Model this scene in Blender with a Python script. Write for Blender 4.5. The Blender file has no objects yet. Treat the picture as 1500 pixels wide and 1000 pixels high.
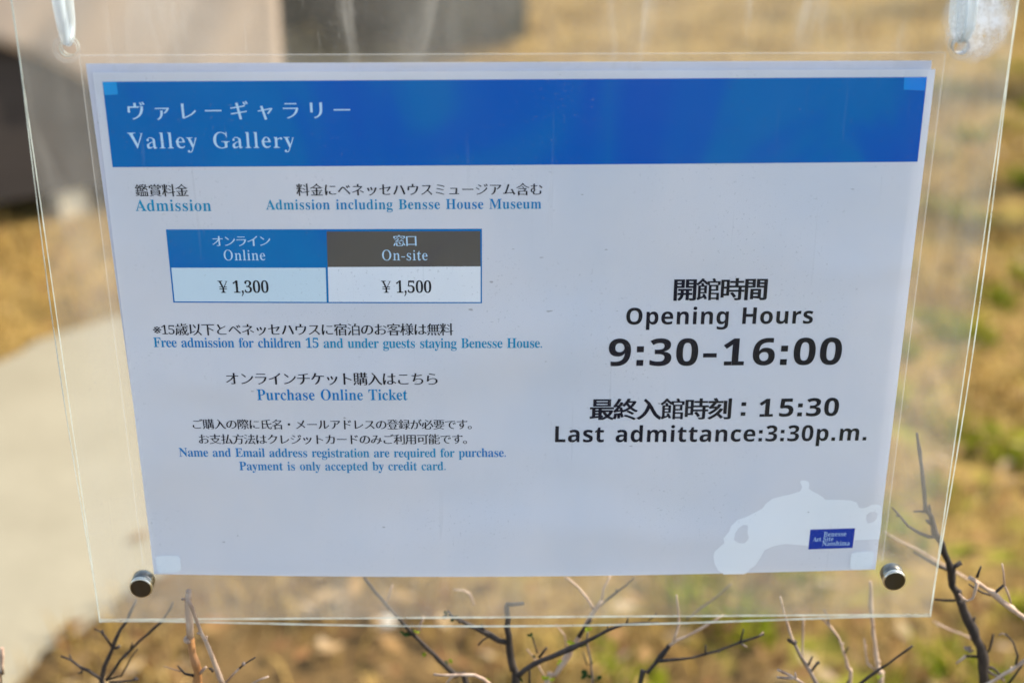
import bpy, bmesh, math, random
import numpy as np
from mathutils import Vector, Matrix
R = math.radians
random.seed(7); rng = np.random.default_rng(7)
S = bpy.context.scene
COL = S.collection

# ------------------------------------------------------------------ camera
F = 2200.0
CR = Matrix(((0.99995, 0.004811, -0.008752), (-0.009968, 0.426829, -0.904277), (-0.000615, 0.904319, 0.426856)))
CC = Vector((-0.00624, -0.519, 1.04462))
cd = bpy.data.cameras.new('camera'); cam = bpy.data.objects.new('camera', cd); COL.objects.link(cam)
cam.matrix_world = Matrix.Translation(CC) @ CR.to_4x4()
cd.sensor_width = 36; cd.lens = F / 1500 * 36; cd.clip_start = 0.02; cd.clip_end = 3000
cd.dof.use_dof = True; cd.dof.focus_distance = 0.572; cd.dof.aperture_fstop = 6.3
S.camera = cam
# ------------------------------------------------------------------ light
SUN_AZ, SUN_EL = 74, 43
w = bpy.data.worlds.new('World'); S.world = w; w.use_nodes = True
sk = w.node_tree.nodes.new('ShaderNodeTexSky'); sk.sky_type = 'NISHITA'; sk.sun_disc = False
sk.sun_elevation = R(SUN_EL); sk.sun_rotation = R(SUN_AZ); sk.air_density = 1.0; sk.dust_density = 1.2; sk.ozone_density = 1.0
bg = w.node_tree.nodes['Background']; bg.inputs[1].default_value = 0.15
w.node_tree.links.new(sk.outputs[0], bg.inputs[0])
sl = bpy.data.lights.new('sun', 'SUN'); sl.energy = 3.0; sl.angle = R(0.5); sl.color = (1, .93, .82)
sun = bpy.data.objects.new('sun', sl); COL.objects.link(sun)
sd = Vector((math.cos(R(SUN_EL)) * math.sin(R(SUN_AZ)), math.cos(R(SUN_EL)) * math.cos(R(SUN_AZ)), math.sin(R(SUN_EL))))
sun.rotation_euler = sd.to_track_quat('Z', 'Y').to_euler(); sun.location = sd * 20
S.view_settings.view_transform = 'Standard'; S.view_settings.look = 'None'; S.view_settings.gamma = 1
S.view_settings.exposure = 1.56
S.render.engine = 'CYCLES'
S.cycles.use_denoising = True; S.cycles.denoiser = 'OPENIMAGEDENOISE'; S.cycles.denoising_prefilter = 'ACCURATE'; S.cycles.denoising_input_passes = 'RGB_ALBEDO_NORMAL'; S.cycles.use_adaptive_sampling = False
S.cycles.sample_clamp_indirect = 4
S.cycles.transparent_max_bounces = 24; S.cycles.max_bounces = 10

# ------------------------------------------------------------------ helpers
def ray(u, v):
    return CR @ Vector(((u - 750) / F, -(v - 500) / F, -1))
def at(u, v, y):
    d = ray(u, v); return CC + d * ((y - CC.y) / d.y)
def gnd(u, v, z=0):
    d = ray(u, v); return CC + d * ((z - CC.z) / d.z)

class Mat:
    def __init__(s, name):
        s.m = bpy.data.materials.new(name); s.m.use_nodes = True
        s.t = s.m.node_tree; s.t.nodes.clear(); s.out = s.n('OutputMaterial')
    def n(s, ty, **kw):
        x = s.t.nodes.new('ShaderNode' + ty)
        for k, v in kw.items(): setattr(x, k, v)
        return x
    def l(s, a, b): s.t.links.new(a, b)
    def val(s, sock, v):
        if hasattr(v, 'is_output'): s.l(v, sock)
        else: sock.default_value = v
    def coord(s, which='Object'): return s.n('TexCoord').outputs[which]
    def noise(s, scale, detail=4, rough=.55, vec=None, stretch=None, dist=0):
        x = s.n('TexNoise'); x.inputs['Scale'].default_value = scale; x.inputs['Detail'].default_value = detail
        x.inputs['Roughness'].default_value = rough; x.inputs['Distortion'].default_value = dist
        v = vec or s.coord()
        if stretch:
            mp = s.n('Mapping'); s.l(v, mp.inputs[0]); mp.inputs['Scale'].default_value = stretch[:3]
            if len(stretch) > 3: mp.inputs['Rotation'].default_value = stretch[3]
            v = mp.outputs[0]
        s.l(v, x.inputs['Vector']); return x.outputs['Fac']
    def ramp(s, fac, stops):
        r = s.n('ValToRGB'); e = r.color_ramp.elements
        while len(e) < len(stops): e.new(.5)
        for k, (p, c) in enumerate(stops):
            e[k].position = p
            e[k].color = (c, c, c, 1) if not isinstance(c, tuple) else (*c, 1)
        s.l(fac, r.inputs[0]); return r.outputs[0]
    def math(s, op, a, b=0.0, clamp=False):
        x = s.n('Math', operation=op, use_clamp=clamp); s.val(x.inputs[0], a); s.val(x.inputs[1], b); return x.outputs[0]
    def mixc(s, fac, a, b, mode='MIX'):
        x = s.n('Mix', data_type='RGBA', blend_type=mode); s.val(x.inputs[0], fac)
        for sock, v in ((x.inputs[6], a), (x.inputs[7], b)):
            s.val(sock, (*v, 1) if isinstance(v, tuple) else v)
        return x.outputs[2]
    def mixs(s, fac, a, b):
        x = s.n('MixShader'); s.val(x.inputs[0], fac); s.l(a, x.inputs[1]); s.l(b, x.inputs[2]); return x.outputs[0]
    def bump(s, h, strength, dist):
        b = s.n('Bump'); b.inputs['Strength'].default_value = strength; b.inputs['Distance'].default_value = dist
        s.l(h, b.inputs['Height']); return b.outputs[0]
    def pbr(s, col, rough=.6, spec=.5, metal=0, normal=None, alpha=None):
        p = s.n('BsdfPrincipled')
        s.val(p.inputs['Base Color'], (*col, 1) if isinstance(col, tuple) else col)
        s.val(p.inputs['Roughness'], rough); p.inputs['Specular IOR Level'].default_value = spec; p.inputs['Metallic'].default_value = metal
        if normal: s.l(normal, p.inputs['Normal'])
        return p.outputs[0]
    def end(s, sh): s.l(sh, s.out.inputs[0]); return s.m

def diff_trans(M, col, amount):
    d = M.n('BsdfDiffuse'); t = M.n('BsdfTranslucent')
    for x in (d, t): M.val(x.inputs[0], (*col, 1) if isinstance(col, tuple) else col)
    return M.mixs(amount, d.outputs[0], t.outputs[0])

def tag(o, label=None, cat=None, group=None, kind=None):
    for k, v in (('label', label), ('category', cat), ('group', group), ('kind', kind)):
        if v: o[k] = v
    return o
def empty(name, loc, label=None, cat=None, group=None):
    o = bpy.data.objects.new(name, None); COL.objects.link(o); o.location = loc; o.empty_display_size = .02
    return tag(o, label, cat, group)
def link(name, me, mats, parent=None, smooth=False):
    o = bpy.data.objects.new(name, me); COL.objects.link(o)
    for m in (mats if isinstance(mats, (list, tuple)) else [mats]): me.materials.append(m)
    if smooth:
        for p in me.polygons: p.use_smooth = True
    if parent:
        o.parent = parent; o.matrix_parent_inverse = Matrix.Translation(-parent.location) if parent.parent is None and parent.type == 'EMPTY' else Matrix()
    return o
def mesh(name, verts, faces, mats, parent=None, smooth=False):
    me = bpy.data.meshes.new(name); me.from_pydata([tuple(v) for v in verts], [], faces); me.update()
    return link(name, me, mats, parent, smooth)

# ------------------------------------------------------------------ bowed surfaces of the sign
ZC = 0.8
def fu(t, e=1.4): t = min(1.0, abs(t)); return (1 - t * t) ** e
def paper_y(x, z):
    v = (z - ZC) / .105
    return -.0034 * fu(x / .1485, 1.1) * max(0, .5 - v / 2)
def plate_y(x, z):
    a = fu(x / .155); b = fu((z - ZC) / .112)
    return -.0052 * (1 - (1 - a) * (1 - b))
def px(u, v):
    """photo pixel -> (x, z) on the bowed sheet"""
    y = 0
    for _ in range(6):
        p = at(u, v, y); y = paper_y(p.x, p.z)
    return np.array([p.x, p.z])
def quad(name, c4, off, mat, parent, nx=1, nz=1):
    """flat print: c4 = TL TR BR BL in (x,z); gridded so it follows the bowed sheet"""
    tl, tr, br, bl = [np.array(c) for c in c4]
    V, Fc = [], []
    for j in range(nz + 1):
        for i in range(nx + 1):
            a, b = i / nx, j / nz
            p = (tl * (1 - a) + tr * a) * (1 - b) + (bl * (1 - a) + br * a) * b
            V.append((p[0], paper_y(*p) - off, p[1]))
    for j in range(nz):
        for i in range(nx):
            k = j * (nx + 1) + i
            Fc.append((k, k + nx + 1, k + nx + 2, k + 1))
    return mesh(name, V, Fc, mat, parent, True)
def outline(name, polys, off, mat, parent, cuts=0):
    """filled outlines (x,z) with even-odd holes -> one mesh lying on the bowed sheet"""
    cu = bpy.data.curves.new(name, 'CURVE'); cu.dimensions = '2D'; cu.fill_mode = 'BOTH'
    for P in polys:
        sp = cu.splines.new('POLY'); sp.points.add(len(P) - 1); sp.use_cyclic_u = True
        for k, q in enumerate(P): sp.points[k].co = (q[0] * 100, (q[1] - ZC) * 100, 0, 1)
    o = bpy.data.objects.new('tmp', cu)
    COL.objects.link(o)
    dg = bpy.context.evaluated_depsgraph_get()
    me = bpy.data.meshes.new_from_object(o.evaluated_get(dg), depsgraph=dg)
    bpy.data.objects.remove(o); bpy.data.curves.remove(cu)
    me.name = name; me.materials.clear()
    if cuts:
        bm = bmesh.new(); bm.from_mesh(me)
        for ax, lo, hi, n in ((0, -15, 15, cuts), (1, -11, 11, cuts)):
            for k in range(n + 1):
                c = lo + (hi - lo) * k / n; no = [0, 0, 0]; no[ax] = 1; co = [0, 0, 0]; co[ax] = c
                bmesh.ops.bisect_plane(bm, geom=bm.verts[:] + bm.edges[:] + bm.faces[:], plane_co=co, plane_no=no)
        bm.to_mesh(me); bm.free()
    for v in me.vertices:
        x, z = v.co.x / 100, v.co.y / 100 + ZC
        v.co = (x, paper_y(x, z) - off, z)
    me.update()
    return link(name, me, mat, parent)

# ------------------------------------------------------------------ materials of the sign
def clear_plate(name, dust, gloss_rough=.03, patchy=True):
    M = Mat(name)
    d = diff_trans(M, (.86, .76, .62), .42)
    tr = M.n('BsdfTransparent'); tr.inputs[0].default_value = (.993, .996, .993, 1)
    gl = M.n('BsdfGlossy'); gl.inputs['Roughness'].default_value = gloss_rough
    # dust film: cloudy smears, fine speckle and a few stretched scratches
    co = M.coord()
    cloud = M.ramp(M.noise(9, 5, .6, co, dist=.6), [(.3, .45), (.7, 1.6)])
    streak = M.ramp(M.noise(60, 3, .6, co, (1, 1, .12)), [(.35, .8), (.7, 1.2)])
    speck = M.ramp(M.noise(900, 1, .5, co), [(.70, 0), (.76, 1)])
    sm = M.ramp(M.noise(22, 2, .5, co), [(.45, 0.), (.62, 1.)])
    scr = M.ramp(M.noise(420, 1, .4, co, (1, 1, .03, (0, .9, 0))), [(.75, 0), (.77, 1)])
    f = M.math('MULTIPLY', M.math('MULTIPLY', cloud, streak), dust)
    f = M.math('ADD', f, M.math('MULTIPLY', M.math('MULTIPLY', speck, sm), .13))
    f = M.math('ADD', f, M.math('MULTIPLY', M.math('MULTIPLY', scr, sm), .05), True)
    if patchy:
        sx_ = M.n('SeparateXYZ'); M.l(co, sx_.inputs[0])
        top = M.ramp(M.math('SUBTRACT', sx_.outputs[2], .84), [(.05, .0), (.085, 1)])
        wipe = M.ramp(M.noise(38, 4, .6, co, (1, 1, .22, (0, .25, 0)), dist=1.), [(.52, 0), (.72, 1)])
        f = M.math('ADD', f, M.math('MULTIPLY', M.math('MULTIPLY', wipe, M.math('ADD', top, .25)), .20), True)
        hair = M.ramp(M.noise(300, 2, .5, co, (1, 1, .05, (0, -.7, 0)), dist=.3), [(.70, 0), (.74, 1)])
        f = M.math('ADD', f, M.math('MULTIPLY', M.math('MULTIPLY', hair, M.math('ADD', top, .3)), .10), True)
    fr = M.n('Fresnel'); fr.inputs[0].default_value = 1.49
    geo = M.n('NewGeometry')
    base = M.mixs(f, tr.outputs[0], d)
    fac = M.math('MULTIPLY', fr.outputs[0], M.math('SUBTRACT', 1.0, geo.outputs['Backfacing']))
    return M, M.mixs(M.math('MULTIPLY', fac, .45), base, gl.outputs[0])
M, sh = clear_plate('dusty_acrylic_front', .007, patchy=False); m_front = M.end(sh)
M, sh = clear_plate('dusty_acrylic_back', .09); m_back = M.end(sh)
M = Mat('acrylic_edge')
e = diff_trans(M, (.46, .49, .43), .5); tr = M.n('BsdfTransparent')
nz = M.ramp(M.noise(90, 3, .6), [(.3, .35), (.7, .85)])
m_edge = M.end(M.mixs(nz, tr.outputs[0], e))
def paper_mat(name, col):
    M = Mat(name)
    c = M.mixc(M.ramp(M.noise(14, 4, .6, stretch=(1, 1, .6)), [(.3, 0), (.7, 1)]), tuple(x * q for x, q in zip(col, (.89, .93, .97))), tuple(min(1, x * q) for x, q in zip(col, (1.04, 1.02, 1.0))))
    fl = M.ramp(M.noise(330, 1, .4, stretch=(.6, 1, 1.6)), [(.80, 0), (.815, .6)])
    c = M.mixc(fl, c, (.25, .22, .2))
    rp = M.bump(M.noise(8, 1.5, .4, stretch=(1, 1, 1.7, (0, .3, 0)), dist=.4), .8, .009)
    d_ = M.n('BsdfDiffuse'); t_ = M.n('BsdfTranslucent'); M.l(c, d_.inputs[0]); M.l(c, t_.inputs[0]); M.l(rp, d_.inputs['Normal'])
    d = M.mixs(.14, d_.outputs[0], t_.outputs[0])
    g = M.n('BsdfGlossy'); g.inputs['Roughness'].default_value = .22
    fr = M.n('Fresnel'); fr.inputs[0].default_value = 1.4
    return M.end(M.mixs(M.math('MULTIPLY', fr.outputs[0], .8), d, g.outputs[0]))
m_paper = paper_mat('laminated_paper', (.785, .755, .76))
m_sheet2 = paper_mat('rear_paper', (.60, .60, .68))
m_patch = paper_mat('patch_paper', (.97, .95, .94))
def ink(name, col, rough=.25, sheen_mottle=True):
    M = Mat(name)
    if not sheen_mottle: return M.end(M.pbr(col, rough, .0))
    v = M.ramp(M.noise(13, 3, .5, stretch=(1, 1, .55), dist=1.2), [(.34, (.7, .68, .98)), (.46, (.86, .82, .98)), (.53, (1.05, 1.04, .94)), (.68, (1.2, 1.18, .98))])  # soft blotches imitate reflections, painted into the ink colour
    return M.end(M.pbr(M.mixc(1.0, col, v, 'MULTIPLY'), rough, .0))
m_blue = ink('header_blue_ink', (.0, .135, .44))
m_tblue = ink('table_blue_ink', (.0, .15, .44))
m_txtblue = ink('text_blue_ink', (.0, .235, .46))
m_black = ink('black_ink', (.014, .015, .020))
m_grey = ink('dark_grey_ink', (.105, .092, .086))
m_white = ink('white_print', (.52, .70, .84), .25, False)
m_pale = ink('pale_cyan_print', (.62, .72, .76), .25, False)
m_navy = ink('logo_navy_ink', (.008, .035, .33))

# ------------------------------------------------------------------ glyphs (built-in font, reshaped to the sign's faces)
G = {}
fcu = bpy.data.curves.new('glyph', 'FONT'); fcu.resolution_u = 5
fob = bpy.data.objects.new('glyph', fcu); COL.objects.link(fob)
def splines(body):
    fcu.body = body
    dg = bpy.context.evaluated_depsgraph_get(); dg.update()
    cv = fob.evaluated_get(dg).to_curve(dg)
    out = []
    for sp in cv.splines:
        if sp.type != 'BEZIER':
            out.append(np.array([p.co[:2] for p in sp.points])); continue
        P = []; b = sp.bezier_points; n = len(b)
        for i in range(n):
            p0, p1 = b[i], b[(i + 1) % n]
            a, h1, h2, c = [np.array(q[:2]) for q in (p0.co, p0.handle_right, p1.handle_left, p1.co)]
            ch = c - a; L = np.hypot(*ch)
            straight = L < 1e-6 or max(abs(np.cross(ch, h1 - a)), abs(np.cross(ch, h2 - a))) / L < 1e-3
            P.append(a)
            if not straight:
                for t in (.2, .4, .6, .8):
                    P.append(a * (1 - t) ** 3 + 3 * h1 * t * (1 - t) ** 2 + 3 * h2 * t * t * (1 - t) + c * t ** 3)
        P = np.array(P); keep = np.hypot(*(P - np.roll(P, 1, 0)).T) > 1e-4
        if keep.sum() > 2: out.append(P[keep])
    fob.to_curve_clear()
    return out
BAR = min(P[:, 0].min() for P in splines('|'))
def reshape(polys, rule, kk=1.0):
    """move every outline edge inward/outward by rule(normal, local stroke thickness)"""
    if not polys: return polys
    A = np.concatenate(polys); B = np.concatenate([np.roll(P, -1, 0) for P in polys])
    area = sum((P[:, 0] * np.roll(P[:, 1], -1) - P[:, 1] * np.roll(P[:, 0], -1)).sum() for P in polys)
    sg = 1 if area > 0 else -1
    E = B - A; Ln = np.hypot(*E.T) + 1e-12
    N = np.stack([E[:, 1], -E[:, 0]], 1) / Ln[:, None] * sg        # outward
    mid = (A + B) / 2
    T = np.full(len(A), .3)
    for i in range(len(A)):
        d = -N[i]; o = mid[i] + d * 1e-4
        den = d[0] * E[:, 1] - d[1] * E[:, 0]; den = np.where(abs(den) < 1e-9, 1e-9, den)
        w_ = A - o
        t = (w_[:, 0] * E[:, 1] - w_[:, 1] * E[:, 0]) / den; s = (w_[:, 0] * d[1] - w_[:, 1] * d[0]) / den
        ok = (t > 1e-4) & (s >= 0) & (s <= 1)
        if ok.any(): T[i] = t[ok].min()
    D = kk * np.array([rule(N[i], T[i]) for i in range(len(A))])         # signed move along the normal
    out = []; k = 0
    for P in polys:
        n = len(P); Q = []
        for i in range(n):
            a, b = k + (i - 1) % n, k + i
            n1, n2, d1, d2 = N[a], N[b], D[a], D[b]
            det = n1[0] * n2[1] - n1[1] * n2[0]
            if abs(det) < .35 or (min(Ln[a], Ln[b]) < .05 and abs(det) < .8):
                m = n1 + n2; m = m / (np.hypot(*m) + 1e-9); mv = m * (d1 + d2) / 2
            else:
                mv = np.array([(d1 * n2[1] - d2 * n1[1]) / det, (n1[0] * d2 - n2[0] * d1) / det])
                L = np.hypot(*mv)
                if L > .05: mv *= .05 / L
            Q.append(P[i] + mv)
        out.append(np.array(Q)); k += n
    return out
def mincho(n, t):
    if t > .2: return 0
    h = min(1, max(0, (abs(n[1]) - .35) / .6)); h = h * h * (3 - 2 * h)
    return .5 * t * (.42 * (1 - h) - .26 * h) if t < .13 else 0     # thin horizontals, sturdy uprights
def uroko(polys):
    out = []
    for P in polys:
        n = len(P); Q = []
        for i in range(n):
            a, b, c, d = P[i - 1], P[i], P[(i + 1) % n], P[(i + 2) % n]
            Q.append(b)
        # corners at the upper right end of a thin bar get the brush triangle
        Q2 = []
        for i in range(n):
            a, b, c = P[i - 1], P[i], P[(i + 1) % n]
            nxt, prv = c - b, a - b
            done = False
            for u_, v_ in ((prv, nxt), (nxt, prv)):
                if u_[0] < -.16 and abs(u_[1]) < .012 and abs(v_[0]) < .02 and -.06 < v_[1] < -.01:
                    tri = [b + np.array([-.12, 0]), b + np.array([-.035, .062]), b + np.array([.012, .0])]
                    Q2 += tri if u_ is prv else tri[::-1]
                    done = True; break
            if not done: Q2.append(b)
        out.append(np.array(Q2))
    return out
def box(x0, y0, x1, y1): return np.array([(x0, y0), (x1, y0), (x1, y1), (x0, y1)])
TRI = {}; KK = {}
def fill(key, polys):
    """triangulate one glyph (curve fill), cached"""
    if key in TRI: return TRI[key]
    cu = bpy.data.curves.new('g', 'CURVE'); cu.dimensions = '2D'; cu.fill_mode = 'BOTH'
    for P in polys:
        sp = cu.splines.new('POLY'); sp.points.add(len(P) - 1); sp.use_cyclic_u = True
        for k, q in enumerate(P): sp.points[k].co = (q[0] * 10, q[1] * 10, 0, 1)
    o = bpy.data.objects.new('tmp', cu); COL.objects.link(o); dg = bpy.context.evaluated_depsgraph_get()
    me = o.evaluated_get(dg).to_mesh()
    V = np.array([v.co[:2] for v in me.vertices]).reshape(-1, 2) / 10; Fc = [tuple(p.vertices) for p in me.polygons]
    o.evaluated_get(dg).to_mesh_clear(); bpy.data.objects.remove(o); bpy.data.curves.remove(cu)
    TRI[key] = (V, Fc); return TRI[key]
def sound(polys, key):
    """True when the filled area equals the outlines' area, so nothing crosses itself"""
    V, Fc = fill(key, polys)
    want = abs(sum((P[:, 0] * np.roll(P[:, 1], -1) - P[:, 1] * np.roll(P[:, 0], -1)).sum() for P in polys)) / 2
    got = 0
    for f in Fc:
        q = V[list(f)]; got += abs((q[:, 0] * np.roll(q[:, 1], -1) - q[:, 1] * np.roll(q[:, 0], -1)).sum()) / 2
    return abs(got - want) < .015 * want
def glyph(c, style):
    key = (c, style)
    if key in G: return G[key]
    ch = c
    if c == '￥':
        Y, adv = glyph('Y', 'light'); P = [q for q in Y]; xm = (Y[0][:, 0].min() + Y[0][:, 0].max()) / 2
        w2 = .058
        for y in (.19, .30): P += [box(xm - .25, y, xm - w2, y + .042), box(xm + w2, y, xm + .25, y + .042)]
        G[key] = (P, adv); return G[key]
    if style in ('book', 'light'):
        if c.isascii() and c.isalnum():
            ch = chr((0x1D400 + ord(c) - 65) if c.isupper() else (0x1D41A + ord(c) - 97) if c.islower() else (0x1D7CE + ord(c) - 48))
        k = .14 if style == 'book' else .48
        if c in '.,-':
            r = .055 if style == 'book' else .045
            if c == '-': P, adv = [box(.04, .20, .30, .255)], .34
            else:
                a = np.linspace(0, 2 * np.pi, 12, endpoint=False); dot = np.stack([.12 + r * np.cos(a), r + r * np.sin(a)], 1)
                if c == ',': dot = np.array([(.06, .06), (.08, .13), (.17, .13), (.20, .05), (.17, -.08), (.07, -.21), (.04, -.18), (.11, -.06), (.10, .0)])
                P, adv = [dot], .26
            G[key] = (P, adv); return G[key]
        rule = lambda n, t: -.5 * k * max(0, min(t, .2) - .05) if t < .2 else 0
    elif style == 'bold':
        if c.isascii() and c.isalnum():
            ch = chr((0x1D5D4 + ord(c) - 65) if c.isupper() else (0x1D5EE + ord(c) - 97) if c.islower() else (0x1D7EC + ord(c) - 48))
        if c in '.:-':
            s = .155
            if c == '-': P, adv = [box(.05, .215, .36, .325)], .42
            else: P, adv = [box(.07, 0, .07 + s, s)] + ([box(.07, .36, .07 + s, .36 + s)] if c == ':' else []), .30
            G[key] = (P, adv); return G[key]
        rule = lambda n, t: 0
    elif style == 'boldjp':
        rule = lambda n, t: .5 * (.024 if abs(n[1]) > .7 else .036) if t < .2 else .012
    else:
        rule = mincho
    P = splines(ch)
    adv = min(q[:, 0].min() for q in splines(ch + '|')[-1:]) - BAR
    if P and not (style == 'bold'):
        raw = P
        for kk in (1, .85, .7, .55, .4, .25, .1, 0):
            P = reshape(raw, rule, kk)
            if sound(P, (c, style, kk)): break
        KK[(c, style)] = kk
        if style == 'mincho':
            U = uroko(P)
            if sound(U, (c, style, 'u')): P = U
    if style == 'bold' and c == '1':
        xs = P[0][:, 0]; x1 = xs.max(); x0 = x1 - .155
        P = P + [box(x0 - .17, -.0, x0, .105), box(x1, -.0, x1 + .13, .105)]
        adv += .10
    G[key] = (P, adv); return G[key]
CAP = {}
def capheight(style):
    if style not in CAP: CAP[style] = 1.0 if style in ('mincho', 'boldjp') else max(p[:, 1].max() for p in glyph('H', style)[0])
    return CAP[style]
def text(s, style, u0, v0, u1, v1, hpx, mat, parent, sx=1.0, space=.36, off=.00012, name='text_line'):
    """u0,v0 / u1,v1: photo pixels of the baseline's two ends (glyph middle for Japanese); hpx: capital height or em"""
    a, b = px(u0, v0), px(u1, v1)
    um, vm = (u0 + u1) / 2, (v0 + v1) / 2
    h = abs(px(um, vm - hpx / 2)[1] - px(um, vm + hpx / 2)[1])
    sc = h / capheight(style) * (.95 if style == 'mincho' else 1)
    jp = style in ('mincho', 'boldjp')
    gl = []
    for c in s:
        st = 'light' if style == 'mincho' and c.isascii() else style
        if c == ' ': gl.append(([], space, None))
        elif style == 'boldjp' and c == ':': gl.append(([box(.42, .06, .58, .22), box(.42, .50, .58, .66)], 1.0, (c, 'wide')))
        else: gl.append((*glyph(c, st), (c, st)))
    lsb = min(p[:, 0].min() for p in gl[0][0]); last = gl[-1]
    rsb = last[1] - max(p[:, 0].max() for p in last[0])
    W = (sum(g[1] for g in gl) - lsb - rsb) * sc * sx
    T = np.hypot(*(b - a)); want = T - (len(s) - 1) * (.03 if style == 'bold' else .012) * sc
    if not jp: sx *= min(max(want / W, .84), {'bold': 1.35, 'book': 1.12}.get(style, 1)); W = (sum(g[1] for g in gl) - lsb - rsb) * sc * sx
    tr = (T - W) / max(1, len(s) - 1)
    if len(s) < 2: tr = 0
    d = (b - a) / T; n = np.array([-d[1], d[0]])
    pos = -lsb * sc * sx; V, Fc = [], []
    for P, adv, key in gl:
        if P:
            q, fc = fill(key, P); k0 = len(V)
            yy = (q[:, 1] - (.38 if jp else 0)) * sc; xx = q[:, 0] * sc * sx + pos
            for m_, sh_ in enumerate((0,) if style != 'boldjp' else (-.014, .014) if KK.get(key, 1) > .5 else (-.02, 0, .02)):
                k0 = len(V)
                for p in a + (xx + sh_ * sc)[:, None] * d + yy[:, None] * n: V.append((p[0], paper_y(*p) - off - m_ * 6e-6, p[1]))
                Fc += [tuple(k0 + i for i in f) for f in fc]
        pos += adv * sc * sx + tr
    return mesh(name, V, Fc, mat, parent)

# ------------------------------------------------------------------ ground
def ground_mat():
    M = Mat('dry_grass_ground'); co = M.coord()
    big = M.noise(1.5, 5, .6, co); mid = M.noise(7, 5, .65, co, dist=.5); fine = M.noise(45, 4, .7, co); fin2 = M.noise(160, 3, .7, co)
    soil = M.mixc(M.ramp(mid, [(.3, 0), (.7, 1)]), (.055, .031, .013), (.20, .122, .046))
    straw = M.mixc(M.ramp(fine, [(.3, 0), (.7, 1)]), (.18, .108, .026), (.49, .315, .085))
    sp_ = M.n('SeparateXYZ'); M.l(co, sp_.inputs[0])
    yy = M.math('ADD', M.math('ADD', M.math('MULTIPLY', sp_.outputs[1], .55), M.math('MULTIPLY', sp_.outputs[0], .22)), M.math('MULTIPLY', big, .5))
    c = M.mixc(M.ramp(yy, [(.74, .08), (.98, .85)]), soil, straw)
    c = M.mixc(M.ramp(fin2, [(.3, .6), (.6, 0)]), c, (.055, .032, .013))
    sep = M.n('SeparateXYZ'); M.l(co, sep.inputs[0])
    side = M.ramp(M.math('ADD', M.math('MULTIPLY', sep.outputs[0], 1.1), .42), [(.35, 0), (.9, 1)])
    near = M.ramp(M.math('MULTIPLY', sep.outputs[1], .3), [(.45, 1), (.75, .15)])
    grn = M.math('MULTIPLY', M.math('MULTIPLY', M.ramp(M.noise(9, 3, .6, co, dist=.4), [(.52, 0), (.62, 1)]), side), near)
    c = M.mixc(M.math('MULTIPLY', grn, .75), c, (.21, .22, .012))
    return M.end(M.pbr(c, .95, .1, normal=M.bump(fine, .7, .02)))
def grid_xy(xs, ys, zf):
    V = [(x, y, zf(x, y)) for y in ys for x in xs]; n = len(xs)
    Fc = [(j * n + i, j * n + i + 1, (j + 1) * n + i + 1, (j + 1) * n + i) for j in range(len(ys) - 1) for i in range(n - 1)]
    return V, Fc
def bumps(x, y):
    return .010 * math.sin(5.1 * x + 1.3 * y) * math.sin(4.3 * y - .7 * x) - .012
far = [-900, -200, -60, -20, -8]
xs = far + list(np.linspace(-4, 4, 65)) + [-t for t in far[::-1]]
ys = [-900, -200, -60, -20, -8] + list(np.linspace(-4, 8, 97)) + [12, 20, 60, 200, 900]
V, Fc = grid_xy(xs, ys, bumps)
tag(mesh('ground', V, Fc, ground_mat(), None, True), 'dry straw coloured grass ground with bare brown soil', 'ground', kind='structure')

# path of pale concrete, coming in at the lower left and winding away behind the sign
M = Mat('path_concrete')
c = M.mixc(M.ramp(M.noise(5, 5, .6), [(.3, 0), (.7, 1)]), (.235, .200, .125), (.285, .245, .158))
c = M.mixc(M.ramp(M.noise(120, 3, .7), [(.35, .35), (.6, 0)]), c, (.19, .155, .10))
m_path = M.end(M.pbr(c, .9, .2, normal=M.bump(M.noise(150, 3, .6), .3, .004)))
LE = [(-1.9, -1.6), (-1.5, -.5), (-1.2, .6), (-.97, 1.2), (-.80, 1.63), (-.64, 1.81), (-.42, 2.05), (-.30, 2.4), (-.42, 2.8), (-.85, 3.05), (-1.5, 3.12), (-2.6, 3.1)]
RE = [(-.95, -1.7), (-.78, -.6), (-.64, .3), (-.545, .80), (-.475, .955), (-.36, 1.12), (-.14, 1.5), (.02, 1.95), (.05, 2.5), (-.1, 3.0), (-.55, 3.33), (-2.6, 3.6)]
def dense(P, k=9):
    P = [Vector((a, b)) for a, b in P]; out = []
    for i in range(len(P) - 1):
        p0, p1, p2, p3 = P[max(i - 1, 0)], P[i], P[i + 1], P[min(i + 2, len(P) - 1)]
        for j in range(k):
            t = j / k
            out.append(.5 * ((2 * p1) + (p2 - p0) * t + (2 * p0 - 5 * p1 + 4 * p2 - p3) * t * t + (3 * p1 - p0 - 3 * p2 + p3) * t ** 3))
    return out + [P[-1]]
L_, R_ = dense(LE), dense(RE)
V, Fc = [], []
NW = 10
for a, b in zip(L_, R_):
    ja, jb = random.uniform(-.012, .012), random.uniform(-.014, .014)
    for i in range(NW + 1):
        t = i / NW; q = a.lerp(b, t)
        x = q.x + (ja if i == 0 else jb if i == NW else 0)
        V.append((x, q.y, .006 if 0 < i < NW else .0))
for r in range(len(L_) - 1):
    for i in range(NW):
        k = r * (NW + 1) + i; Fc.append((k, k + 1, k + NW + 2, k + NW + 1))
tag(mesh('path', V, Fc, m_path, None, True), 'pale beige concrete path curving past the sign through dry grass', 'path', kind='structure')
PATHPOLY = [(p.x, p.y) for p in L_] + [(p.x, p.y) for p in R_[::-1]]
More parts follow.
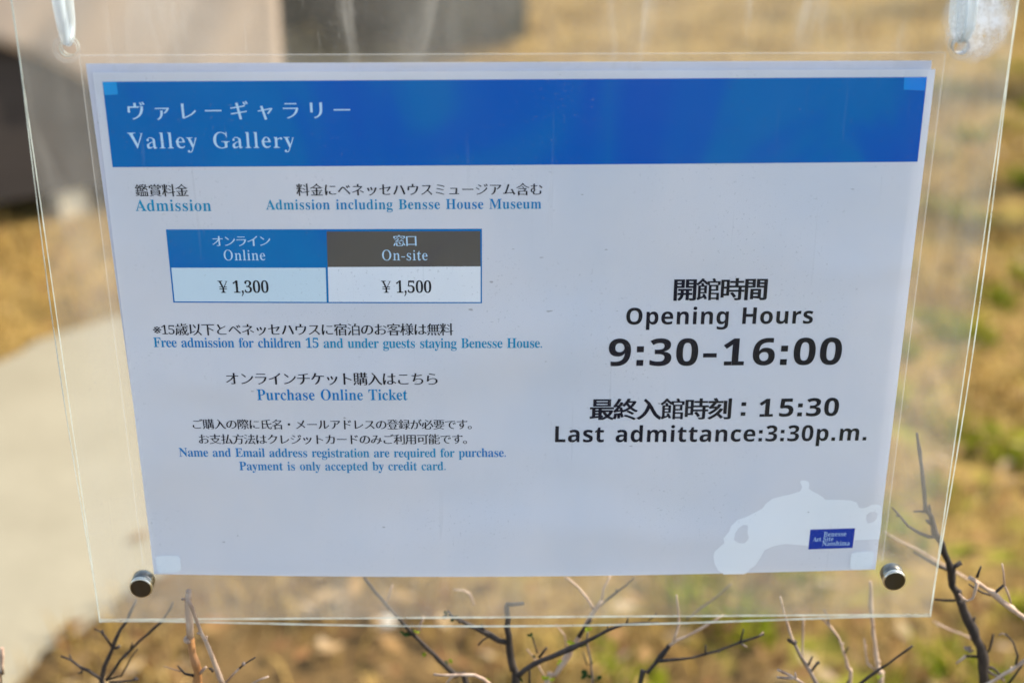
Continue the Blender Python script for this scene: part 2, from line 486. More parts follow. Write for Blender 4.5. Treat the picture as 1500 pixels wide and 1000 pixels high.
def in_path(X, Y):
    P = np.array(PATHPOLY); Q = np.roll(P, -1, 0); ins = np.zeros(len(X), bool)
    for (x0, y0), (x1, y1) in zip(P, Q):
        c_ = ((y0 > Y) != (y1 > Y)) & (X < (x1 - x0) * (Y - y0) / (y1 - y0 + 1e-12) + x0); ins ^= c_
    return ins

# blades of dry grass and low weeds
def blades(name, N, area, colr, hgt, wid, label, cat, dens):
    X = rng.uniform(area[0], area[1], N); Y = rng.uniform(area[2], area[3], N)
    keep = (abs(X) < .45 * (Y + .75) + .1) & ~in_path(X, Y) & (rng.random(N) < dens(X, Y))
    X, Y = X[keep], Y[keep]; n = len(X)
    h = rng.uniform(*hgt, n); a = rng.uniform(0, 2 * np.pi, n); ln = rng.uniform(.3, 1.5, n) * h; wd = rng.uniform(*wid, n)
    cx, sx_ = np.cos(a), np.sin(a); z0 = -.008
    V = np.zeros((n, 5, 3))
    bx, by = -sx_ * wd / 2, cx * wd / 2
    V[:, 0] = np.stack([X + bx, Y + by, np.full(n, z0)], 1); V[:, 1] = np.stack([X - bx, Y - by, np.full(n, z0)], 1)
    mx, my, mz = X + cx * ln * .35, Y + sx_ * ln * .35, h * .62
    V[:, 2] = np.stack([mx - bx * .8, my - by * .8, mz], 1); V[:, 3] = np.stack([mx + bx * .8, my + by * .8, mz], 1)
    V[:, 4] = np.stack([X + cx * ln, Y + sx_ * ln, h * .9], 1)
    idx = np.arange(n)[:, None] * 5
    quads = (idx + np.array([0, 1, 2, 3])).tolist(); tris = (idx + np.array([3, 2, 4])).tolist()
    M = Mat(name); g = M.n('NewGeometry'); r = M.n('ValToRGB'); e = r.color_ramp.elements
    while len(e) < len(colr): e.new(.5)
    for k, cc in enumerate(colr): e[k].position = k / (len(colr) - 1); e[k].color = (*cc, 1)
    M.l(g.outputs['Random Per Island'], r.inputs[0])
    o = mesh(name, V.reshape(-1, 3), quads + tris, M.end(diff_trans(M, r.outputs[0], .3)))
    return tag(o, label, cat, kind='stuff')
def nz2(X, Y, s, ph): return np.sin(X * s + ph) * np.sin(Y * s * 1.13 + 2 * ph) + .6 * np.sin(X * s * 2.3 + Y * s * 1.7 + ph)
blades('dry_grass', 150000, (-2.2, 2.2, .55, 4.8), [(.10, .055, .014), (.38, .235, .056), (.60, .415, .15), (.22, .125, .03)], (.006, .042), (.002, .005),
       'short dry straw coloured grass covering the ground', 'dry grass', lambda X, Y: np.clip(.35 + .55 * nz2(X, Y, 13, 1.), .06, 1) * np.where(X < 0, .8, 1))
blades('green_weeds', 120000, (-.15, 1.9, .6, 3.4), [(.085, .135, .006), (.20, .225, .012), (.32, .30, .025)], (.008, .022), (.004, .008),
       'small bright green weeds sprouting in patches of the dry grass', 'weeds', lambda X, Y: np.where(nz2(X, Y, 15, .4) > .58 + .25 * np.clip(Y - 1.6, 0, 2), .75, .0) * np.clip((X - .03) * 7, 0, 1))

def litter(N):
    X = rng.uniform(-1.4, 1.6, N); Y = rng.uniform(.7, 3.2, N); keep = (abs(X) < .45 * (Y + .75) + .1) & (~in_path(X, Y) | (rng.random(N) < .008)); X, Y = X[keep], Y[keep]; n = len(X)
    a = rng.uniform(0, 6.28, n); L = rng.uniform(.006, .022, n); W = L * rng.uniform(.25, .5, n); z = rng.uniform(.004, .012, n); t = rng.uniform(-.5, .5, (n, 2))
    u = np.stack([np.cos(a), np.sin(a), t[:, 0]], 1) * L[:, None]; v = np.stack([-np.sin(a), np.cos(a), t[:, 1]], 1) * W[:, None]; c0 = np.stack([X, Y, z + .004], 1)
    V = np.stack([c0 - u, c0 - v, c0 + u, c0 + v], 1).reshape(-1, 3); M = Mat('dead_leaf'); g = M.n('NewGeometry')
    r = M.ramp(g.outputs['Random Per Island'], [(0, (.05, .025, .012)), (.4, (.20, .10, .04)), (.75, (.30, .18, .07)), (1, (.42, .31, .18))])
    return tag(mesh('leaf_litter', V, (np.arange(n)[:, None] * 4 + np.arange(4)).tolist(), M.end(diff_trans(M, r, .2))), 'dead brown leaf bits scattered on the ground and path edge', 'leaf litter', kind='stuff')
litter(5000)
# stone in the grass
def blob(name, c, r, mat, label, cat, seed=1, parent=None):
    bm = bmesh.new(); bmesh.ops.create_icosphere(bm, subdivisions=3, radius=1); rr = np.random.default_rng(seed)
    k = rr.normal(size=(4, 3)) * 1.6
    for v in bm.verts:
        s = 1 + .12 * sum(math.sin(v.co.dot(Vector(q)) + i) for i, q in enumerate(k)) / 2
        v.co = Vector((v.co.x * r[0], v.co.y * r[1], v.co.z * r[2])) * s + Vector(c)
    me = bpy.data.meshes.new(name); bm.to_mesh(me); bm.free()
    o = link(name, me, mat, parent, True); return tag(o, label, cat)
M = Mat('pale_stone'); m_stone = M.end(M.pbr(M.mixc(M.noise(60, 3), (.48, .41, .30), (.62, .55, .43)), .9, .2))
g = gnd(566, 917); blob('stone', (g.x, g.y, .006), (.011, .008, .006), m_stone, 'small pale stone on brown soil just below the sign', 'stone')

# ------------------------------------------------------------------ covered box, far left
def bxm(bm, c, d, mi=0, rot=None):
    r = bmesh.ops.create_cube(bm, size=1)
    for v in r['verts']:
        v.co = Vector((v.co.x * d[0], v.co.y * d[1], v.co.z * d[2]))
        if rot: v.co = rot @ v.co
        v.co += Vector(c)
    for f in {f for v in r['verts'] for f in v.link_faces}: f.material_index = mi
def bm_obj(name, bm, mats, parent=None, bevel=0, smooth=False):
    if bevel: bmesh.ops.bevel(bm, geom=bm.edges[:], offset=bevel, segments=2, affect='EDGES')
    me = bpy.data.meshes.new(name); bm.to_mesh(me); bm.free(); return link(name, me, mats, parent, smooth)
M = Mat('shade_toned_board'); m_board = M.end(M.pbr(M.mixc(M.noise(5, 4, .6, stretch=(.3, 1, 6)), (.026, .020, .015), (.055, .042, .033)), .85, .2))  # box body: shade of its lower left put into a dark colour
M = Mat('beige_cover'); m_cover = M.end(M.pbr(M.mixc(M.noise(6, 4, .6), (.34, .255, .18), (.43, .33, .24)), .9, .15))
M = Mat('pale_leg'); m_leg = M.end(M.pbr(M.mixc(M.noise(30, 3), (.52, .42, .26), (.64, .53, .35)), .8, .2))
M = Mat('dark_soil'); m_dark = M.end(M.pbr((.012, .010, .008), .95, .05))
b0 = Vector((-.47, 2.5, 0)); ang = R(30)           # right hand end of the box; its long face runs toward the camera and left
ex = Vector((-math.cos(ang), -math.sin(ang), 0)); ey = Vector((math.sin(ang) * -1, math.cos(ang), 0)); 
ey = Vector((-math.sin(ang), math.cos(ang), 0))
bt = empty('covered_box', (b0.x, b0.y, 0), 'box on short legs draped with a creased beige cover, body darkened for shade, left behind the sign', 'box')
LX, DY, Z0, Z1 = 1.3, .5, .062, .92
rotm = Matrix((ex, -ey, Vector((0, 0, 1)))).transposed()
bm = bmesh.new(); bxm(bm, b0 + ex * LX / 2 + ey * DY / 2 + Vector((0, 0, (Z0 + Z1) / 2)), (LX, DY, Z1 - Z0), 0, rotm)
bm_obj('body', bm, m_board, bt, .008)
# cover: sheet hanging over the long face, hem falling from the left end to the right as the shade's edge does, and over the top
V, Fc = [], []; nu, nv = 70, 26
def hem(s):       # hem height at distance s from the right end, sloped like the shade's edge
    return .10 + .44 * min(1, max(0, (s - .18) / .62)) ** .9 + .008 * math.sin(19 * s)
for j in range(nv + 1):
    for i in range(nu + 1):
        s = -.02 + (LX + .04) * i / nu
        t = j / nv
        if t < .75:
            z = hem(s) + (Z1 + .012 - hem(s)) * t / .75; dep = -.012
            fold = .014 * math.sin(13 * (s + .55 * z) + 1) * (1 - .75 * t) + .008 * math.sin(31 * (s + .7 * z))
            dep -= abs(fold)
        else: z = Z1 + .012; dep = -.012 + (t - .75) / .25 * (DY + .02)
        p = b0 + ex * s + ey * dep; V.append((p.x, p.y, z))
for j in range(nv):
    for i in range(nu):
        k = j * (nu + 1) + i; Fc.append((k, k + 1, k + nu + 2, k + nu + 1))
co_ = mesh('cover', V, Fc, m_cover, bt, True)
md = co_.modifiers.new('thick', 'SOLIDIFY'); md.thickness = .004; md.offset = 1
for s_, d_ in ((.08, .05), (.43, .03), (1.1, .05), (.10, .43), (1.1, .43)):
    bm = bmesh.new(); q = b0 + ex * s_ + ey * d_; bxm(bm, (q.x, q.y, Z0 / 2 - .005), (.045, .045, Z0 + .008), 0, rotm)
    bm_obj('leg', bm, m_leg, bt, .004)

# ------------------------------------------------------------------ dark shrub behind the sign
def leafcloud(name, N, f, size, cols, parent):
    pts = np.array([f() for _ in range(N)]); nrm = rng.normal(size=(N, 3)); nrm /= np.linalg.norm(nrm, axis=1)[:, None]
    up = rng.normal(size=(N, 3)); a = np.cross(nrm, up); a /= np.linalg.norm(a, axis=1)[:, None]; b = np.cross(nrm, a)
    s = rng.uniform(*size, N)[:, None]
    V = np.stack([pts - a * s, pts + b * s * .45, pts + a * s, pts - b * s * .45], 1).reshape(-1, 3)
    Fc = (np.arange(N)[:, None] * 4 + np.arange(4)).tolist()
    M = Mat(name); g = M.n('NewGeometry'); r = M.ramp(g.outputs['Random Per Island'], [(k / (len(cols) - 1), c) for k, c in enumerate(cols)])
    return mesh(name, V, Fc, M.end(diff_trans(M, r, .2)), parent)
sh_t = empty('evergreen_shrub', (-.28, 3.75, 0), 'dense dark evergreen shrub behind the top of the sign, beside the beige cover', 'shrub')
cl = [(Vector((rng.uniform(-.62, .02), rng.uniform(3.5, 4.0), rng.uniform(.12, .75))), rng.uniform(.11, .19)) for _ in range(38)]
def shp():
    c_, r_ = cl[rng.integers(len(cl))]; d = rng.normal(size=3); d /= np.linalg.norm(d)
    p = np.array(c_) + d * r_ * rng.uniform(.5, 1.05) ** .6; p[0] = min(p[0], .045 + .02 * rng.normal()); p[2] = max(.02, p[2]); return p
leafcloud('foliage', 26000, shp, (.012, .03), [(.006, .010, .007), (.014, .020, .011), (.045, .040, .018), (.010, .015, .011)], sh_t)

# ------------------------------------------------------------------ tubes (twigs, straps, limbs)
def tube(bm, pts, rad, sides=8, mi=0, jit=.0):
    pts = [Vector(p) for p in pts]; rings = []
    up = Vector((.31, -.87, .38))
    for i, p in enumerate(pts):
        t = (pts[min(i + 1, len(pts) - 1)] - pts[max(i - 1, 0)]).normalized()
        a = t.cross(up).normalized(); b = t.cross(a)
        rr = rad[i] if hasattr(rad, '__len__') else rad
        ring = []
        for k in range(sides):
            th = 2 * math.pi * k / sides; q = rr * (1 + jit * random.uniform(-1, 1))
            ring.append(bm.verts.new(p + (a * math.cos(th) + b * math.sin(th)) * q))
        rings.append(ring)
    for r0, r1 in zip(rings, rings[1:]):
        for k in range(sides):
            f = bm.faces.new((r0[k], r0[(k + 1) % sides], r1[(k + 1) % sides], r1[k])); f.material_index = mi; f.smooth = True
    for rg, fl in ((rings[0], 1), (rings[-1], 0)):
        f = bm.faces.new(rg[::-1] if fl else rg); f.material_index = mi
def refine(pts, rad, step=.004):
    P = [Vector(p) for p in pts]; o, ro = [], []
    for i in range(len(P) - 1):
        p0, p1, p2, p3 = P[max(i - 1, 0)], P[i], P[i + 1], P[min(i + 2, len(P) - 1)]
        n = max(1, min(14, int((p2 - p1).length / step)))
        for j in range(n):
            t = j / n
            q = .5 * ((2 * p1) + (p2 - p0) * t + (2 * p0 - 5 * p1 + 4 * p2 - p3) * t * t + (3 * p1 - p0 - 3 * p2 + p3) * t ** 3)
            q = q.lerp(p1.lerp(p2, t), .5)
            o.append(q); ro.append(rad[i] * (1 - t) + rad[i + 1] * t)
    return o + [P[-1]], ro + [rad[-1]]
def bark(name, cols, scale=220):
    M = Mat(name)
    n1 = M.noise(scale, 4, .65, stretch=(1, 1, .35)); n2 = M.noise(scale * .25, 2, .5)
    c = M.mixc(M.ramp(n1, [(.3, 0), (.7, 1)]), cols[0], cols[1]); c = M.mixc(M.ramp(n2, [(.52, 0), (.62, .75)]), c, cols[2])
    return M.end(M.pbr(c, .75, .25, normal=M.bump(n1, .8, .0008)))
m_bdark = bark('dark_bark', [(.010, .007, .005), (.056, .040, .029), (.022, .017, .015)])
m_bpale = bark('pale_bark', [(.22, .13, .08), (.54, .39, .27), (.36, .24, .15)])
m_btan = bark('tan_bark', [(.20, .085, .03), (.44, .20, .06), (.33, .17, .08)])
m_bbrown = bark('brown_bark', [(.10, .07, .05), (.26, .19, .14), (.18, .13, .10)])
M = Mat('spring_leaf'); m_leafy = M.end(diff_trans(M, M.mixc(M.noise(300, 2), (.14, .20, .015), (.33, .36, .03)), .4))
M = Mat('dark_leaf'); m_leafd = M.end(diff_trans(M, M.mixc(M.noise(300, 2), (.012, .028, .010), (.035, .06, .018)), .3))
tr_t = empty('bare_tree', (3.0, 3.6, 0), 'bare dark tree right of the sign, its limbs shading the grass in streaks', 'tree')
def up_sun(x, y, h): k_ = h / math.tan(R(SUN_EL)); return Vector((x + sd.x / math.cos(R(SUN_EL)) * k_, y + sd.y / math.cos(R(SUN_EL)) * k_, h))
bm = bmesh.new(); Q, rr = refine([(3.0, 3.6, -.05), (3.02, 3.58, .5), (2.97, 3.62, 1.0), (3.0, 3.6, 1.5), (3.05, 3.7, 2.4)], [.11, .085, .075, .06, .03], .05); tube(bm, Q, rr, 10, 0, .08)
bm_obj('trunk', bm, m_bdark, tr_t)
for tgt in ([(1.9, 2.43, 1.15), (1.35, 2.28, 1.45), (1.02, 2.21, 1.5), (.86, 2.18, 1.55)], [(1.85, 3.36, 1.2), (1.4, 3.25, 1.5), (1.1, 3.17, 1.6), (.9, 3.13, 1.7)], [(2.0, 4.25, 1.2), (1.6, 4.16, 1.5), (1.25, 4.05, 1.7), (.9, 3.98, 1.9)], [(1.5, 2.75, 1.3), (1.1, 2.45, 1.55), (.88, 2.36, 1.6)]):
    P = [Vector((3.0, 3.6, 1.0))] + [up_sun(*q) for q in tgt]
    bm = bmesh.new(); Q, rr = refine(P, list(np.linspace(.06, .024, len(P))), .04); tube(bm, Q, rr, 8, 0, .12)
    for k_ in range(len(Q) // 3, len(Q)):
        for _ in range(3):
            d_ = Vector((random.gauss(0, 1), random.gauss(0, .5), random.gauss(0, .5))).normalized()
            L = random.uniform(.08, .22); tube(bm, [Q[k_], Q[k_] + d_ * L * .5 + Vector((0, 0, .02)), Q[k_] + d_ * L], [.009, .007, .003], 5)
    bm_obj('limb', bm, m_bdark, tr_t)
MM = .00026     # metres per photo pixel near the sign
class Shrub:
    def __init__(s, label, root, dy, group=None):
        """root: photo pixel at the foot of what shows; dy: distance behind (+) the sheet"""
        dy *= .6; s.dy = dy; p = at(*root, dy); s.p = p
        s.foot = Vector((p.x + random.uniform(-.05, .05), p.y + .05, -.01))
        s.e = empty('bare_shrub', (s.foot.x, s.foot.y, 0), label, 'shrub', group)
    def line(s, pts, r0, r1, mat, name='twig', dy=0, down=False, y1=None):
        P = [at(u, v, s.dy + dy + (0 if y1 is None else (y1 - 0) * k / max(1, len(pts) - 1))) for k, (u, v) in enumerate(pts)]
        n = len(P); rd = [(r0 + (r1 - r0) * k / (n - 1)) * MM * 1.05 for k in range(n)]
        if down:
            b = P[0]; ext = [s.foot, s.foot.lerp(b, .35) + Vector((.012, 0, 0)), s.foot.lerp(b, .7) + Vector((-.006, 0, 0))]
            P = ext + P; rd = [rd[0] * 1.5, rd[0] * 1.35, rd[0] * 1.15] + rd
        Q, rr = refine(P, rd)
        for k in range(1, len(Q) - 1):
            Q[k] = Q[k] + Vector((random.gauss(0, 1), random.gauss(0, 1), random.gauss(0, 1))) * rr[k] * .16
            rr[k] *= random.uniform(.84, 1.16) * (1.35 if random.random() < .07 else 1)
        bm = bmesh.new(); tube(bm, Q, rr, 8, 0, .10)
        # small buds along the younger wood
        for k in range(3, len(Q) - 1):
            if random.random() < (.26 if r0 < 4.5 else .10) and (not down or Q[k].z > s.p.z - .05):
                t = (Q[k + 1] - Q[k]).normalized(); d = t.cross(Vector((random.gauss(0, 1), random.gauss(0, .4), random.gauss(0, 1)))).normalized()
                e_ = (d + t * .5).normalized(); L = random.uniform(1.6, 3.6) * MM * 1.4 * (2.6 if random.random() < .12 else 1)
                tube(bm, [Q[k], Q[k] + e_ * (rr[k] + L * .5), Q[k] + e_ * (rr[k] + L)], [rr[k] * .75, rr[k] * .7 + .0001, .00012], 6)
        bm_obj(name, bm, mat, s.e); return s
    def leaf(s, u, v, size, mat, n=3, dy=0):
        c = at(u, v, s.dy + dy); V, Fc = [], []
        for _ in range(n):
            d = Vector((random.gauss(0, 1), random.gauss(0, .5), random.gauss(.3, .8))).normalized()
            side = d.cross(Vector((random.gauss(0, .4), -1, random.gauss(0, .4)))).normalized(); nn = d.cross(side)
            L = size * MM * random.uniform(.7, 1.2); k0 = len(V)
            prof = [(0, .03), (.25, .26), (.55, .34), (.8, .22), (1, .0)]
            for t, w_ in prof:
                m = c + d * L * t + nn * L * .12 * math.sin(t * 3)
                V += [m - side * L * w_ + nn * L * w_ * .25, m, m + side * L * w_ + nn * L * w_ * .25]
            for q in range(4):
                b_ = k0 + q * 3; Fc += [(b_, b_ + 1, b_ + 4, b_ + 3), (b_ + 1, b_ + 2, b_ + 5, b_ + 4)]
        mesh('leaf', V, Fc, mat, s.e, True); return s
    def knob(s, u, v, r, mat, dy=0):
        p = at(u, v, s.dy + dy)
        blob('knot', p, (r * MM, r * MM, r * MM * .8), mat, None, None, random.randint(0, 99), s.e); return s

GR = 'bare shrub stems around the sign'
a = Shrub('black twiggy shrub with four spreading forks below the left bolt', (155, 1005), .03, GR)
a.line([(157, 1012), (149, 998), (153, 975), (163, 952), (176, 923), (186, 909), (190, 899), (200, 878)], 4, 1.6, m_bdark, 'stem', down=True)
a.line([(164, 946), (151, 928), (146, 924), (138, 921)], 2.2, 1, m_bdark).line([(151, 929), (150, 922)], 2.4, 1.5, m_bdark)
a.line([(165, 948), (172, 948), (175, 945)], 2.2, 2.6, m_bdark)
a.line([(156, 996), (176, 968), (192, 950), (216, 928), (237, 910), (250, 890), (253, 881)], 3, 1.5, m_bdark, dy=.004).line([(192, 950), (194, 941)], 2.2, 1.2, m_bdark)
a.line([(149, 995), (128, 981), (118, 977), (104, 967), (89, 960)], 2.8, 1.4, m_bdark, dy=-.004).line([(104, 967), (102, 958)], 2, 1, m_bdark).line([(120, 978), (120, 984), (114, 985)], 2, 1.4, m_bdark)
a.line([(160, 995), (178, 989), (192, 963), (202, 949)], 1.6, .8, m_bdark).line([(160, 999), (192, 997), (200, 994)], 2, 1.4, m_bdark).knob(199, 994, 4, m_bdark)

b = Shrub('pruned tan and orange stem with a split pale top, standing before the sign edge', (290, 1000), -.012, GR)
b.line([(291, 1010), (290, 997), (284, 955), (279, 934)], 7, 6, m_btan, 'stem', down=True)
b.line([(279, 936), (278, 915), (276, 880), (277, 864)], 5.6, 4.4, m_bpale).knob(276, 936, 7.5, m_bpale).knob(276, 866, 4.5, m_bpale).knob(268, 877, 3, m_bpale)
b.line([(327, 1002), (316, 976), (302, 938), (290, 915), (281, 889), (275, 878)], 4, 2.8, m_bpale, dy=-.004).line([(302, 937), (303, 931)], 2, 1.5, m_bpale)
b.line([(284, 989), (270, 986), (265, 980), (260, 974)], 2.5, .9, m_bdark).line([(266, 983), (252, 979), (239, 975)], .9, .5, m_bbrown)
b.line([(293, 985), (298, 980), (302, 976)], 3, 1.8, m_bpale).line([(312, 983), (309, 979), (306, 978)], 2.2, 1.6, m_bdark)
b.line([(330, 1000), (342, 986), (351, 978)], 1.8, 1.6, m_bpale).line([(351, 978), (358, 972), (374, 962)], 1.7, 1, m_bdark).knob(357, 972, 3.4, m_bbrown)
b.line([(365, 1003), (381, 995), (393, 990)], 1.6, 1.6, m_bpale)

c = Shrub('dark upright branching shrub sprouting leaf buds below the middle of the sign', (757, 1005), .03, GR)
c.line([(758, 1012), (752, 979), (748, 955), (744, 930), (743, 905), (742, 886)], 7.5, 4, m_bdark, 'stem', down=True)
c.line([(741, 885), (752, 884), (760, 884), (768, 883)], 4, 2.5, m_bdark)
c.line([(742, 940), (731, 937), (717, 928), (700, 920), (689, 915), (675, 909), (665, 904), (656, 894)], 5, 2.2, m_bdark)
c.line([(716, 932), (708, 937), (701, 944)], 1.4, 1.6, m_bdark).line([(713, 928), (707, 918), (705, 914)], 2.6, 1.8, m_bdark)
c.line([(758, 990), (783, 973), (809, 961), (837, 949), (870, 934), (891, 923), (913, 914), (945, 912), (965, 912)], 4.6, 1.8, m_bdark, dy=-.006).line([(891, 924), (890, 917)], 1.8, 1, m_bdark).line([(918, 912), (920, 904)], 1.8, 1, m_bdark)
c.line([(790, 962), (801, 948)], 2.6, 2, m_bdark).line([(787, 956), (782, 940), (780, 932)], 1.5, 1.2, m_bdark).leaf(777, 932, 9, m_leafd, 3)
c.line([(776, 1004), (776, 985), (775, 974)], 2, 1.4, m_bdark)
c.leaf(836, 942, 9, m_leafy, 3).leaf(846, 948, 10, m_leafd, 3).leaf(820, 970, 8, m_leafy, 4).leaf(784, 963, 7, m_leafd, 2).leaf(655, 900, 9, m_leafd, 4).leaf(665, 905, 9, m_leafd, 4)
c.leaf(760, 993, 9, m_leafd, 3).leaf(800, 995, 9, m_leafy, 3).leaf(715, 995, 9, m_leafy, 2).leaf(811, 996, 8, m_leafy, 2)
c.line([(653, 1002), (661, 991), (668, 987)], 1.8, 2, m_bpale, dy=-.02).line([(718, 1002), (708, 994), (696, 988), (665, 988), (650, 988), (635, 987)], 2.8, 2, m_bpale, dy=-.02)

d = Shrub('dark leaning branch with small green leaves, falling rightward below the sign', (679, 1000), .045, GR)
d.line([(686, 1010), (668, 988), (656, 977), (635, 958), (604, 927), (578, 899), (550, 866), (533, 845)], 4.4, 2.4, m_bdark, 'stem', down=True)
d.leaf(601, 931, 15, m_leafd, 2).leaf(592, 931, 12, m_leafd, 2).leaf(612, 927, 9, m_leafy, 2).leaf(623, 955, 10, m_leafy, 1).leaf(625, 960, 12, m_leafd, 1).leaf(656, 974, 10, m_leafd, 2).leaf(662, 971, 9, m_leafy, 2)
d.line([(614, 923), (617, 911), (621, 903)], 2.2, 2.2, m_bpale).line([(567, 880), (572, 865), (575, 856)], 1.6, 1.4, m_bpale, dy=.03)
d.line([(694, 885), (688, 869), (680, 864), (664, 863)], 1.8, 1.2, m_bpale, dy=.03)

e = Shrub('pale forked twig crossing behind the dark branch, with tiny yellow green buds', (804, 1000), .06, GR)
e.line([(800, 1010), (813, 988), (827, 968), (851, 927), (868, 899), (882, 878)], 5, 3, m_bpale, 'stem', down=True)
e.line([(869, 891), (858, 874), (847, 859), (836, 850), (828, 845)], 2.8, 1.8, m_bpale).line([(882, 878), (884, 862), (894, 843)], 2.6, 1.8, m_bpale)
e.line([(868, 898), (890, 877), (917, 857), (929, 845)], 1.8, 1.2, m_bdark).line([(848, 932), (856, 919), (866, 907)], 4, 2.6, m_bdark, dy=-.004)
e.line([(861, 925), (860, 935), (861, 947), (865, 965), (868, 990), (868, 1006)], 1.5, 2, m_bbrown, dy=-.012).line([(860, 973), (854, 955)], 1.3, 1, m_bdark).line([(830, 950), (827, 930), (814, 914)], 1.9, 1.1, m_bpale)
e.line([(799, 992), (784, 965), (772, 950)], 1.8, 1.2, m_bpale)
e.leaf(863, 919, 9, m_leafy, 3, -.01).leaf(835, 944, 8, m_leafy, 2).leaf(860, 944, 8, m_leafd, 2, -.01).leaf(860, 990, 14, m_leafd, 3, -.012).leaf(876, 996, 12, m_leafd, 3, -.012).leaf(866, 971, 7, m_leafd, 2, -.012)

f = Shrub('dark stem with pale upper forks and a long bare side branch, below the opening hours', (945, 1000), .035, GR)
f.line([(936, 1010), (949, 984), (968, 961), (980, 946)], 4.2, 3, m_bdark, 'stem', down=True)
f.line([(980, 946), (992, 937), (1018, 925), (1044, 910), (1060, 900)], 2.8, 1.6, m_bpale).line([(986, 939), (991, 926), (995, 914), (994, 895), (991, 871)], 2.4, 1.4, m_bpale).knob(980, 946, 4, m_bdark)
f.line([(966, 968), (990, 965), (1013, 963), (1051, 953), (1084, 940), (1108, 933), (1119, 928)], 2.8, 1.5, m_bdark, dy=-.008)
f.line([(1033.6, 958), (1033.6, 944)], 2, 1.3, m_bdark, dy=-.008).line([(1085, 940), (1087, 930), (1089, 921)], 1.5, 1.2, m_bdark, dy=-.008).line([(1086, 942), (1094, 947)], 1.6, 1.2, m_bbrown, dy=-.008).line([(1111, 932), (1118, 925)], 1.5, 1, m_bpale, dy=-.008)
f.line([(1006, 906), (1025, 891), (1044, 878), (1060, 865), (1072, 854)], 1.7, 1.1, m_bbrown, dy=.04).line([(950, 908), (957, 903), (962, 897)], 1.2, .8, m_bdark)

h = Shrub('slender stem with black knot and pale tip rising under the sheet corner', (1195, 1000), .02, GR)
h.line([(1199, 1012), (1195, 999), (1183, 977), (1172, 960), (1164, 942)], 3.6, 2.6, m_bbrown, 'stem', down=True)
h.line([(1164, 942), (1160, 932), (1150, 902), (1143, 873)], 2.4, 1.5, m_bpale).knob(1163, 940, 5, m_bdark).line([(1163, 940), (1158, 939), (1154, 936)], 3, 2.2, m_bdark)
h.line([(1183, 977), (1187, 968), (1190, 961)], 2.2, 1.6, m_bdark).line([(1188, 984), (1194, 975), (1198, 970)], 1.4, 2, m_bdark).knob(1198, 970, 3, m_bdark)
h.line([(1176, 962), (1175.5, 954), (1176, 930), (1177, 904)], 2, 1.7, m_bpale, dy=.02)
h.line([(1180, 1004), (1174, 999), (1163, 992), (1150, 985), (1139, 980)], 2.6, 1.8, m_bpale, dy=-.025).line([(1163, 993), (1150, 992), (1138, 991)], 2.2, 1.5, m_bpale, dy=-.025).line([(1166, 992), (1165, 984)], 1.8, 1.2, m_bpale, dy=-.025)

k = Shrub('thin brown crooked stem forked at its pale top beside a straight pale cane', (1243, 1000), .05, GR)
k.line([(1244, 1010), (1241, 976), (1236, 955), (1228, 933), (1217, 918), (1207, 908), (1199, 903)], 3, 1.6, m_bpale, 'stem', down=True)
k.line([(1218, 921), (1214, 912), (1213, 903), (1207, 892)], 2, 1.2, m_bbrown).line([(1237, 957), (1243, 947)], 1.4, 1, m_bdark).line([(1239, 1003), (1246, 992)], 2, 1.5, m_bdark)
m = Shrub('straight pale cane with dark twig crossing it, near the right bolt', (1287, 1000), .065, GR)
m.line([(1290, 1010), (1287, 981), (1281, 941), (1277, 900), (1275, 851)], 4.4, 2.6, m_bpale, 'stem', down=True)
m.line([(1285, 984), (1271, 971), (1267, 949), (1266, 935)], 2.2, 1.3, m_bpale)
m.line([(1256, 1004), (1287, 981), (1313, 963), (1337, 945)], 2.6, 1.6, m_bdark, dy=-.03).leaf(1290, 990, 8, m_leafy, 3, -.01)

n = Shrub('thick dark grey branch rising past the right bolt, tallest beside the sign', (1441, 1000), .04, GR)
n.line([(1446, 1012), (1443, 992), (1439, 960), (1431, 933), (1417, 907), (1401, 869), (1392, 835), (1383, 808), (1372, 780), (1364, 757), (1356, 746), (1354, 720), (1350, 690), (1347, 660), (1343, 634)], 9.5, 1.8, m_bdark, 'stem', down=True)
n.line([(1392, 834), (1398, 829), (1408, 823)], 4.5, 4, m_bdark).line([(1388, 834), (1375, 829), (1355, 818), (1338, 808)], 3, 1.5, m_bdark, dy=.006)
n.line([(1399, 879), (1385, 879), (1369, 877)], 2.4, 1.6, m_bdark).line([(1374, 786), (1360, 785), (1346, 780), (1330, 770), (1318, 756), (1307, 743)], 3, 1.5, m_bdark)
n.line([(1356, 749), (1347, 749), (1338, 749)], 2.2, 1.6, m_bdark).line([(1363, 754), (1362, 745), (1361, 739)], 2.4, 1.5, m_bdark).line([(1424, 918), (1427, 909), (1428, 903)], 3, 1.4, m_bdark)
n.line([(1418, 848), (1380, 826), (1345, 805), (1318, 792), (1294, 778)], 2.2, 1.4, m_bpale, dy=.05)
n.line([(1440, 962), (1449, 952), (1455, 928)], 2.4, 1.4, m_bdark).line([(1435, 961), (1420, 960), (1415, 960)], 2.6, 2.2, m_bdark).line([(1415, 960), (1401, 971)], 2.6, 1.7, m_bpale).leaf(1418, 953, 10, m_bbrown, 4)
n.line([(1438, 966), (1449, 984), (1462, 990), (1471, 996)], 2.8, 2, m_bbrown).line([(1442, 976), (1455, 978), (1470, 992)], 3, 2, m_bdark)
n.line([(1440, 945), (1420, 933), (1387, 920), (1367, 909)], 2.4, 1.4, m_bpale, dy=.05)

